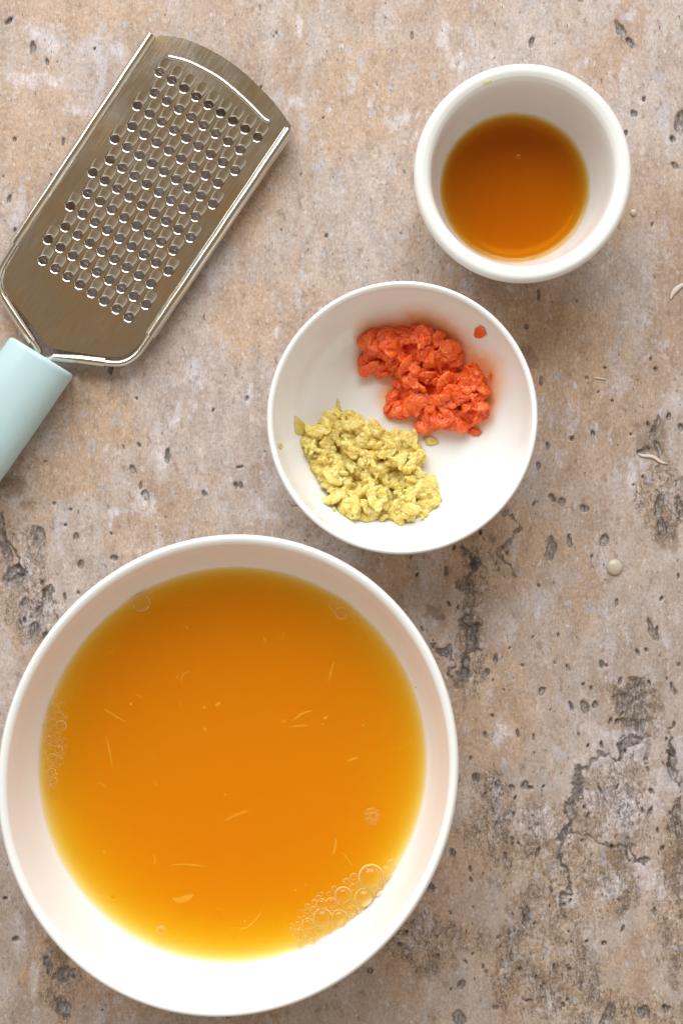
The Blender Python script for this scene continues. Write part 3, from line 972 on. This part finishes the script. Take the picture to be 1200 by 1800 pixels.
def smooth_profile_xy(pts, sub=5):
    w_ = [P(x, y, JL) for x, y in pts]
    out = []
    Q = [w_[0]] + w_ + [w_[-1]]
    for i in range(1, len(Q) - 2):
        p0, p1, p2, p3 = [np.array(q) for q in Q[i - 1:i + 3]]
        for k in range(sub):
            t = k / sub
            out.append(tuple(0.5 * ((2 * p1) + (-p0 + p2) * t + (2 * p0 - 5 * p1 + 4 * p2 - p3) * t * t + (-p0 + 3 * p1 - 3 * p2 + p3) * t ** 3)))
    out.append(tuple(w_[-1]))
    return out
zs = JL + 0.00002
for pts, wd, dz in [([(515, 1267), (525, 1258), (537, 1252), (550, 1249)], 3.5, 0), ([(568, 1264), (577, 1259)], 5, 0), ([(564, 1275), (567, 1272), (570, 1275)], 2, 0),
                    ([(359, 1277), (361, 1282), (361, 1287)], 4, 0), ([(319, 1205), (319, 1192), (326, 1183), (337, 1181)], 2, -0.0004),
                    ([(590, 1472), (589, 1488), (585, 1503)], 4, -0.0003), ([(413, 1630), (430, 1632), (449, 1618), (462, 1600)], 3, -0.0003),
                    ([(304, 1580), (316, 1583), (330, 1578), (340, 1573)], 12, -0.0004), ([(588, 1163), (581, 1182), (577, 1198)], 5, -0.001),
                    ([(300, 1522), (315, 1520), (340, 1521), (362, 1524)], 3, -0.0008), ([(186, 1295), (192, 1320), (197, 1350)], 4, -0.001),
                    ([(393, 1444), (415, 1433), (438, 1425)], 5, -0.001), ([(600, 1497), (612, 1512), (620, 1524)], 2.5, -0.0004),
                    ([(183, 1247), (200, 1258), (220, 1270)], 4, -0.0012), ([(610, 1338), (622, 1334), (631, 1330)], 4, -0.0006),
                    ([(395, 1396), (397, 1398)], 4, 0), ([(228, 1237), (233, 1238)], 5, 0), ([(637, 1273), (639, 1276)], 4, 0), ([(428, 1618), (433, 1620)], 5, 0),
                    ([(356, 1243), (362, 1245)], 5, -0.0004), ([(378, 1240), (388, 1236)], 7, -0.0008), ([(505, 1278), (530, 1276), (545, 1275)], 3, -0.0008)]:
    strand(pts, wd, zs + dz, juice)
rgp = random.Random(12)
for _ in range(22):        # fainter threads lower in the juice
    a = rgp.uniform(0, 2 * PI); rr = 300 * math.sqrt(rgp.random())
    x, y = 408 + rr * math.cos(a), 1340 + rr * math.sin(a)
    L = rgp.uniform(4, 26); b = rgp.uniform(0, PI)
    c = rgp.uniform(-5, 5)
    strand([(x, y), (x + L / 2 * math.cos(b) - c * math.sin(b), y + L / 2 * math.sin(b) + c * math.cos(b)), (x + L * math.cos(b), y + L * math.sin(b))],
           rgp.uniform(2, 5), JL - rgp.uniform(0.0015, 0.0035), juice)

# juice specks splashed on the inner wall of the large bowl
def drop_material(name, col):
    t = NT(name)
    t.set(Base_Color=(*col, 1), Roughness=0.2)
    t.b.inputs['Alpha'].default_value = 0.6
    return t.m
M_speck = drop_material('juice_speck', (0.90, 0.62, 0.12))
bigz = lambda r: inner_z(big_inner, r / 1.02) + 0.0003
for i, (x, y, r, lab) in enumerate([(108, 1159, 3.2, 'yellow juice speck on the upper left inner wall of the largest bowl'),
                        (62, 1391, 2.6, 'yellow juice speck on the left inner wall of the largest bowl'),
                        (187, 1597, 3.0, 'yellow juice speck on the lower left inner wall of the largest bowl'),
                        (752, 1465, 2.6, 'yellow juice speck on the right inner wall of the largest bowl'),
                        (732, 1213, 3.0, 'yellow juice speck on the upper right inner wall of the largest bowl'),
                        (662, 1627, 3.0, 'yellow juice speck on the lower right inner wall of the largest bowl')]):
    flake('juice_speck', ring_pts(x, y, r, r, 8, 0, 0.2, i), M_speck, lab, 'juice speck', bigz, bx, by, 0.0005, zc=0.042)
ramz = lambda r: 0.0449
flake('syrup_smear', ring_pts(855, 143, 10, 4, 10, -20, 0.2, 3), drop_material('syrup_smear', (0.78, 0.66, 0.22)),
      'pale yellow smear on the top left rim of the small deep cup', 'smear', lambda r: 0.0443 + 0.0003, rx, ry, 0.0004, zc=0.0445)

# ------------------------------------------------------------------ things on the stone
M_bead = NT('resin_bead')
M_bead.set(Base_Color=(0.50, 0.42, 0.33, 1), Roughness=0.25)
M_bead = M_bead.m
def pebble(name, x, y, r, label, cat, mat, hz=0.55):
    bm = bmesh.new()
    bmesh.ops.create_icosphere(bm, subdivisions=3, radius=r * S0)
    for v in bm.verts:
        k = 1 + 0.12 * float(noise3(np.array([[v.co.x * 900 + x, v.co.y * 900, v.co.z * 900]]))[0])
        v.co = Vector((v.co.x * k, v.co.y * k, v.co.z * hz * k))
    me = bpy.data.meshes.new(name); bm.to_mesh(me); bm.free()
    me.polygons.foreach_set('use_smooth', [True] * len(me.polygons))
    o = link(name, me, mat)
    xx, yy = P(x, y)
    o.location = (xx, yy, r * S0 * hz * 0.35)
    tag(o, label, cat)
pebble('pebble', 1079, 997, 14, 'round pale pebble bump at the right of the stone table', 'pebble', M_bead, 0.45)
pebble('crumb', 1112, 374, 6, 'tiny pale crumb beside the right of the small deep cup', 'crumb', M_bead)
M_fib = NT('pale_fibre'); M_fib.set(Base_Color=(0.62, 0.53, 0.46, 1), Roughness=0.6); M_fib = M_fib.m
def fibre(name, pts, wd, label):
    q = [P(x, y, 0) for x, y in pts]
    e = empty('tmp', (0, 0, 0))
    o = strand(pts, wd, 0.0005, e, name, M_fib)
    o.parent = None
    bpy.data.objects.remove(e)
    # strand() works at juice height; bring the points to table scale
    k = D / (D - JL)
    me = o.data
    for v in me.vertices:
        v.co.x *= k; v.co.y *= k
    tag(o, label, 'fibre')
fibre('fibre', [(1177, 526), (1182, 515), (1192, 505), (1206, 496)], 9, 'thick pale curved fibre at the right edge of the stone table')
fibre('fibre', [(1042, 664), (1052, 665), (1065, 667)], 3, 'short thin pale fibre lying right of the medium bowl')
fibre('fibre', [(1120, 797), (1128, 801), (1146, 803), (1160, 812), (1172, 815)], 6, 'long pale fibre across the brown pits at the right')

# ------------------------------------------------------------------ the grater
def steel(name, col, rough, aniso=0.0, streak=True):
    t = NT(name)
    p = t.pos()
    n = t.noise(t.mapping(p, (1, 0.06, 1)), 1600, 3, 0.5)
    sm = t.noise(t.mapping(p, loc=(2, 2, 2)), 45, 4, 0.55)
    c2 = tuple(c * 0.86 for c in col)
    tint = t.noise(t.mapping(p, loc=(6, 1, 3)), 28, 4, 0.6, 0.8)
    c = t.mix(t.rng(sm, 0.35, 0.65), col, c2)
    c = t.mix(t.rng(tint, 0.42, 0.66, 0, 0.55, True), c, (0.74, 0.53, 0.30))
    t.set(Base_Color=c, Metallic=1.0)
    t.set(Roughness=t.math('ADD', t.rng(sm, 0.3, 0.7, rough * 0.75, rough * 1.35), t.rng(n, 0.3, 0.7, -0.03, 0.03)))
    t.bump(t.math('ADD', t.math('MULTIPLY', n, 0.3), t.math('MULTIPLY', sm, 4.0)), 0.10, 0.0002)
    return t.m
M_steel = steel('stainless_steel', (0.66, 0.62, 0.55), 0.15)
M_wire = steel('polished_steel', (0.74, 0.72, 0.67), 0.13)
def handle_material():
    t = NT('mint_plastic')
    p = t.pos()
    t.set(Base_Color=t.mix(t.noise(p, 50, 3, 0.5), (0.42, 0.55, 0.555), (0.445, 0.58, 0.585)), Roughness=0.38)
    t.b.inputs['Subsurface Weight'].default_value = 0.08
    t.b.inputs['Subsurface Scale'].default_value = 0.003
    t.bump(t.noise(p, 900, 3, 0.5), 0.06, 0.0002)
    return t.m
M_mint = handle_material()

ZP = 0.0078                                # height of the grating plate
SP = (D - ZP) / FPX
A0 = Vector((21.45, -14.25)) * SP          # step along a row (world, y up)
B0 = Vector((-19.6, -29.4)) * SP           # step between rows, down the plate
ang = math.atan2(A0.y, A0.x)               # local x runs along the rows, local y up the plate
gx, gy = P(280.5, 126, ZP)                 # first hole
grater = empty('grater', (gx, gy, 0), ang)
tag(grater, 'flat steel hand grater with a pale mint handle, lying on the stone', 'grater')
ca, sa = math.cos(-ang), math.sin(-ang)
def G(px, py, z=ZP):
    """photo point -> grater-local xy"""
    x, y = P(px, py, z)
    x -= gx; y -= gy
    return (x * ca - y * sa, x * sa + y * ca)
ST = A0.length                             # hole pitch along the row
bl = (B0.x * ca - B0.y * sa, B0.x * sa + B0.y * ca)
RW = -bl[1]                                # row pitch
HR = 7.9 * SP                              # hole radius
CL = 17.5 * SP                             # channel length
cent = []
for r in range(12):
    nh = 9 if r % 2 == 0 else 8
    off = 0.0 if r % 2 == 0 else ST / 2
    for k in range(nh):
        cent.append((off + k * ST, -r * RW))

# capsule outline, hole centre at the origin, channel running up +y
NCAP = 44
RC = HR + 2.0 * SP
def capsule(rad, length, n=NCAP):
    out = []
    for i in range(17):
        a = PI + PI * i / 16               # lower arc
        out.append((rad * math.cos(a), rad * math.sin(a)))
    for i in range(1, 6):
        out.append((rad, length * i / 6))
    for i in range(17):
        a = PI * i / 16
        out.append((rad * math.cos(a), length + rad * math.sin(a)))
    for i in range(5, 0, -1):
        out.append((-rad, length * i / 6))
    return out
CAP = capsule(RC, CL)

def tooth_mesh(lip):
    """depressed channel with a round opening at its lower end"""
    verts, faces = [], []
    n = NCAP
    dep = 0.0016
    hr_ = 8.1 * SP
    hole = []
    for (x, y) in CAP:
        a = math.atan2(y, x) if y <= 0 else math.atan2(max(y, 1e-9), x)
        if y > 0:                            # upper outline points map to the upper arc of the hole
            t = y / (CL + RC)
            a = (PI / 2) - math.copysign(1, x + 1e-12) * (PI / 2) * math.sqrt(max(0.0, 1 - t)) if abs(x) > 1e-9 else PI / 2
        hole.append((hr_ * math.cos(a), hr_ * math.sin(a)))
    R = []
    for f in (0.0, 0.07, 0.16, 0.28, 0.42, 0.6, 0.8, 1.0):
        idx = []
        for (x0, y0), (x1, y1) in zip(CAP, hole):
            x, y = x0 + (x1 - x0) * f, y0 + (y1 - y0) * f
            yy = min(max(y, 0), CL)
            d = max(0.0, RC - math.hypot(x, y - yy))
            wall = min(1.0, d / (RC * 0.95)); wall = math.sqrt(max(0.0, 1 - (1 - wall) ** 2))
            t = min(1.0, max(0.0, (CL + RC - y) / (CL + RC)))
            z = -dep * max(wall, f if y <= 0 else 0) * t ** 0.9
            bl_ = min(1.0, max(0.0, -y / RC * 2.2))
            z = z * (1 - bl_) + bl_ * (-0.40 * (RC - math.hypot(x, y)))
            idx.append(len(verts)); verts.append((x, y, z))
        R.append(idx)
    idx = []
    for i in R[-1]:
        x, y, z = verts[i]
        idx.append(len(verts)); verts.append((x * 0.98, y * 0.98, z - 0.0007))
    R.append(idx)
    for a_, b_ in zip(R[:-1], R[1:]):
        for i in range(n):
            j = (i + 1) % n
            faces.append((a_[i], a_[j], b_[j], b_[i]))
    if lip:                                 # the curled cutting edge seen through some holes
        s = len(verts)
        m = 9
        for i in range(m):
            a = -0.15 + (PI + 0.3) * i / (m - 1)
            w_ = HR * 1.0
            y0 = -HR * 0.25 + 0.45 * HR * math.sin(a)
            verts.append((w_ * math.cos(a), y0 + 0.00012, -dep - 0.0012))
            verts.append((w_ * math.cos(a), y0, -dep - 0.0009))
            verts.append((w_ * math.cos(a) * 0.98, y0 - 0.00005, -dep - 0.0013))
        for i in range(m - 1):
            for k in range(2):
                faces.append((s + i * 3 + k, s + (i + 1) * 3 + k, s + (i + 1) * 3 + k + 1, s + i * 3 + k + 1))
    me = mesh_from('grating_tooth', verts, faces)
    bm = bmesh.new(); bm.from_mesh(me); bmesh.ops.remove_doubles(bm, verts=bm.verts, dist=1e-6)
    bmesh.ops.recalc_face_normals(bm, faces=bm.faces)
    up = sum(f.normal.z * f.calc_area() for f in bm.faces)
    if up < 0:
        for f in bm.faces: f.normal_flip()
    bm.to_mesh(me); bm.free()
    me.materials.append(M_steel)
    return me
T_PLAIN, T_LIP = tooth_mesh(False), tooth_mesh(True)
rgt = random.Random(4)
for (x, y) in cent:
    o = bpy.data.objects.new('grating_tooth', T_LIP if rgt.random() < 0.36 else T_PLAIN)
    COL.objects.link(o)
    o.parent = grater
    o.location = (x, y, ZP)

# plate: outline minus capsules, triangulated with tessellate_polygon
from mathutils.geometry import delaunay_2d_cdt
top_arc = [G(283, 62), G(315, 66), G(345, 76), G(385, 96), G(420, 120), G(455, 152), G(485, 184), G(512, 222)]
arc = []
Q = [top_arc[0]] + top_arc + [top_arc[-1]]
for i in range(1, len(Q) - 2):
    p0, p1, p2, p3 = [np.array(q) for q in Q[i - 1:i + 3]]
    for k in range(4):
        t = k / 4
        arc.append(tuple(0.5 * ((2 * p1) + (-p0 + p2) * t + (2 * p0 - 5 * p1 + 4 * p2 - p3) * t * t + (-p0 + 3 * p1 - 3 * p2 + p3) * t ** 3)))
arc.append(top_arc[-1])
outline = arc + [G(505, 232), G(262, 586), G(250, 600), G(236, 614), G(222, 624), G(205, 628), G(185, 627), G(110, 616), G(88, 610), G(78, 602), G(66, 584), G(9, 511), G(5, 494), G(10, 474), G(35, 431), G(274, 69)]
vv = [Vector(p) for p in outline]
faces_in = [list(range(len(vv)))]
cons = []
for (x, y) in cent:
    s = len(vv)
    seen = []
    for (cx_, cy_) in CAP:
        seen.append(Vector((x + cx_, y + cy_)))
    vv += seen
    idxs = list(range(s, s + len(seen)))
    cons.append(idxs)
edges = []
for f in faces_in + cons:
    for a, b in zip(f, f[1:] + f[:1]): edges.append((a, b))
res = delaunay_2d_cdt(vv, edges, [], 1, 1e-7)
rv, re_, rf = res[0], res[1], res[2]
tri_c = np.array([[sum(rv[i].x for i in f) / len(f), sum(rv[i].y for i in f) / len(f)] for f in rf])
capd = np.full(len(tri_c), 1e9)
for (x, y) in cent:
    yy = np.clip(tri_c[:, 1] - y, 0, CL)
    capd = np.minimum(capd, np.hypot(tri_c[:, 0] - x, tri_c[:, 1] - y - yy))
keep = [f for f, d in zip(rf, capd) if d > RC * 0.985]
pme = mesh_from('plate', [(p.x, p.y, 0) for p in rv], [tuple(f) for f in keep], smooth=False)
bm = bmesh.new(); bm.from_mesh(pme)
bmesh.ops.recalc_face_normals(bm, faces=bm.faces)
if sum(f.normal.z for f in bm.faces) < 0:
    for f in bm.faces: f.normal_flip()
bm.to_mesh(pme); bm.free()
plate = link('plate', pme, M_steel, grater)
plate.location = (0, 0, ZP)
so = plate.modifiers.new('thickness', 'SOLIDIFY'); so.thickness = 0.0006; so.offset = -1

def tube(name, pts, rad, mat, sec=16, sub=5, flatten=1.0, smooth_path=True, caps=True):
    q = [np.array(p, float) for p in pts]
    if smooth_path and len(q) > 2:
        Q = [q[0]] + q + [q[-1]]
        out = []
        for i in range(1, len(Q) - 2):
            p0, p1, p2, p3 = Q[i - 1:i + 3]
            for k in range(sub):
                t = k / sub
                out.append(0.5 * ((2 * p1) + (-p0 + p2) * t + (2 * p0 - 5 * p1 + 4 * p2 - p3) * t * t + (-p0 + 3 * p1 - 3 * p2 + p3) * t ** 3))
        out.append(q[-1]); q = out
    verts, faces = [], []
    up = np.array([0, 0, 1.0])
    n = len(q)
    for i in range(n):
        d = q[min(i + 1, n - 1)] - q[max(i - 1, 0)]
        d /= np.linalg.norm(d)
        s = np.cross(d, up); s /= np.linalg.norm(s)
        u = np.cross(s, d)
        for k in range(sec):
            a = 2 * PI * k / sec
            verts.append(tuple(q[i] + s * rad * math.cos(a) + u * rad * flatten * math.sin(a)))
    for i in range(n - 1):
        for k in range(sec):
            k2 = (k + 1) % sec
            faces.append((i * sec + k, i * sec + k2, (i + 1) * sec + k2, (i + 1) * sec + k))
    if caps:
        faces.append(tuple(range(sec))[::-1]); faces.append(tuple((n - 1) * sec + k for k in range(sec)))
    me = mesh_from(name, verts, faces)
    bm = bmesh.new(); bm.from_mesh(me); bmesh.ops.recalc_face_normals(bm, faces=bm.faces)
    for e in bm.edges:
        if len(e.link_faces) == 2 and e.calc_face_angle(0) > 1.0: e.smooth = False
    bm.to_mesh(me); bm.free()
    return link(name, me, mat, grater)

def g3(px, py, z=ZP): return (*G(px, py, z), z)
zt = ZP - 0.0004
rt = 7.3 * SP
# rolled side edges of the plate
def rolled(p0, p1, r_):
    M = 12
    pts = []
    for i in range(M + 1):
        t = i / M
        j = 0.35 * math.sin(i * 2.3)
        pts.append(g3(p0[0] + (p1[0] - p0[0]) * t + j, p0[1] + (p1[1] - p0[1]) * t, zt + 0.0002))
    return tube('rolled_edge', pts, r_, M_wire, sec=28, smooth_path=False)
rolled((267, 62), (25, 428), 9.2 * SP)
rolled((508, 229), (264, 590), 9.6 * SP)
rw = 6.0 * SP
tube('wire_frame', [g3(35, 416, zt), g3(14, 450, zt), g3(0, 476, zt), g3(-3, 496, zt), g3(4, 518, zt), g3(30, 560, zt), g3(62, 606, zt - 0.001), g3(68, 622, zt - 0.002), g3(58, 645, zt - 0.003)], rw, M_wire)
tube('wire_frame', [g3(273, 578, zt), g3(255, 605, zt), g3(240, 624, zt), g3(222, 636, zt), g3(200, 639, zt), g3(160, 634, zt), g3(115, 628, zt), g3(88, 631, zt - 0.001), g3(70, 640, zt - 0.003), g3(55, 655, zt - 0.003)], rw, M_wire)
tube('sleeve', [g3(7, 524, zt), g3(32, 563, zt), g3(58, 601, zt - 0.0003)], rw * 1.42, M_wire, smooth_path=False)
tube('sleeve', [g3(95, 628.5, zt - 0.0003), g3(140, 632, zt), g3(185, 637.5, zt)], rw * 1.38, M_wire, smooth_path=False)
# raised rib that follows the curved top edge
rib_pts = [(297, 100), (325, 107), (352, 119), (385, 138), (415, 162), (443, 188), (462, 208), (472, 214)]
tube('rib', [g3(x, y, ZP + 0.0001) for x, y in rib_pts], 3.6 * SP, M_wire, 14, 4, 0.55)
# small end tabs of the plate beyond the rolled edges
for pts in ([(265, 57), (276, 60), (283, 63), (277, 70), (268, 68)],):
    pass

# handle
def handle():
    c0 = np.array(G(70, 622.5, 0.018)); 
    e0 = np.array(G(15, 588, 0.018)); e1 = np.array(G(125, 657, 0.018))
    side = (e1 - e0); W = np.linalg.norm(side) / 2; side /= np.linalg.norm(side)
    g0 = np.array(G(125, 657, 0.011)); g1 = np.array(G(-2, 842, 0.011))
    d = g1 - g0; d /= np.linalg.norm(d)
    L = 0.105
    H = 0.0112
    n = 40
    def sect(k, w, h):
        a = 2 * PI * k / n
        ex = 2.0 / 2.25
        c, s = math.cos(a), math.sin(a)
        return (w * abs(c) ** ex * (1 if c > 0 else -1), h * abs(s) ** ex * (1 if s > 0 else -1))
    st = [(0.0, 0.90), (0.0003, 0.955), (0.0009, 0.99), (0.002, 1.0), (0.02, 1.0), (0.045, 0.995), (0.07, 0.97), (0.09, 0.9), (0.099, 0.75), (0.103, 0.5), (0.105, 0.15)]
    verts, faces = [], []
    for (t, f) in st:
        for k in range(n):
            u, v = sect(k, W * f, H * (f if t < 0.05 else f))
            # the end face is cut square to the rows, the sides run along d
            p = c0 + side * u + d * t
            verts.append((p[0], p[1], 0.0114 + v))
    for i in range(len(st) - 1):
        for k in range(n):
            k2 = (k + 1) % n
            faces.append((i * n + k, i * n + k2, (i + 1) * n + k2, (i + 1) * n + k))
    faces.append(tuple(range(n))); faces.append(tuple((len(st) - 1) * n + k for k in range(n))[::-1])
    me = mesh_from('handle', verts, faces)
    bm = bmesh.new(); bm.from_mesh(me); bmesh.ops.recalc_face_normals(bm, faces=bm.faces)
    for e in bm.edges:
        if len(e.link_faces) == 2 and e.calc_face_angle(0) > 0.9: e.smooth = False
    bm.to_mesh(me); bm.free()
    return link('handle', me, M_mint, grater)
hd = handle()
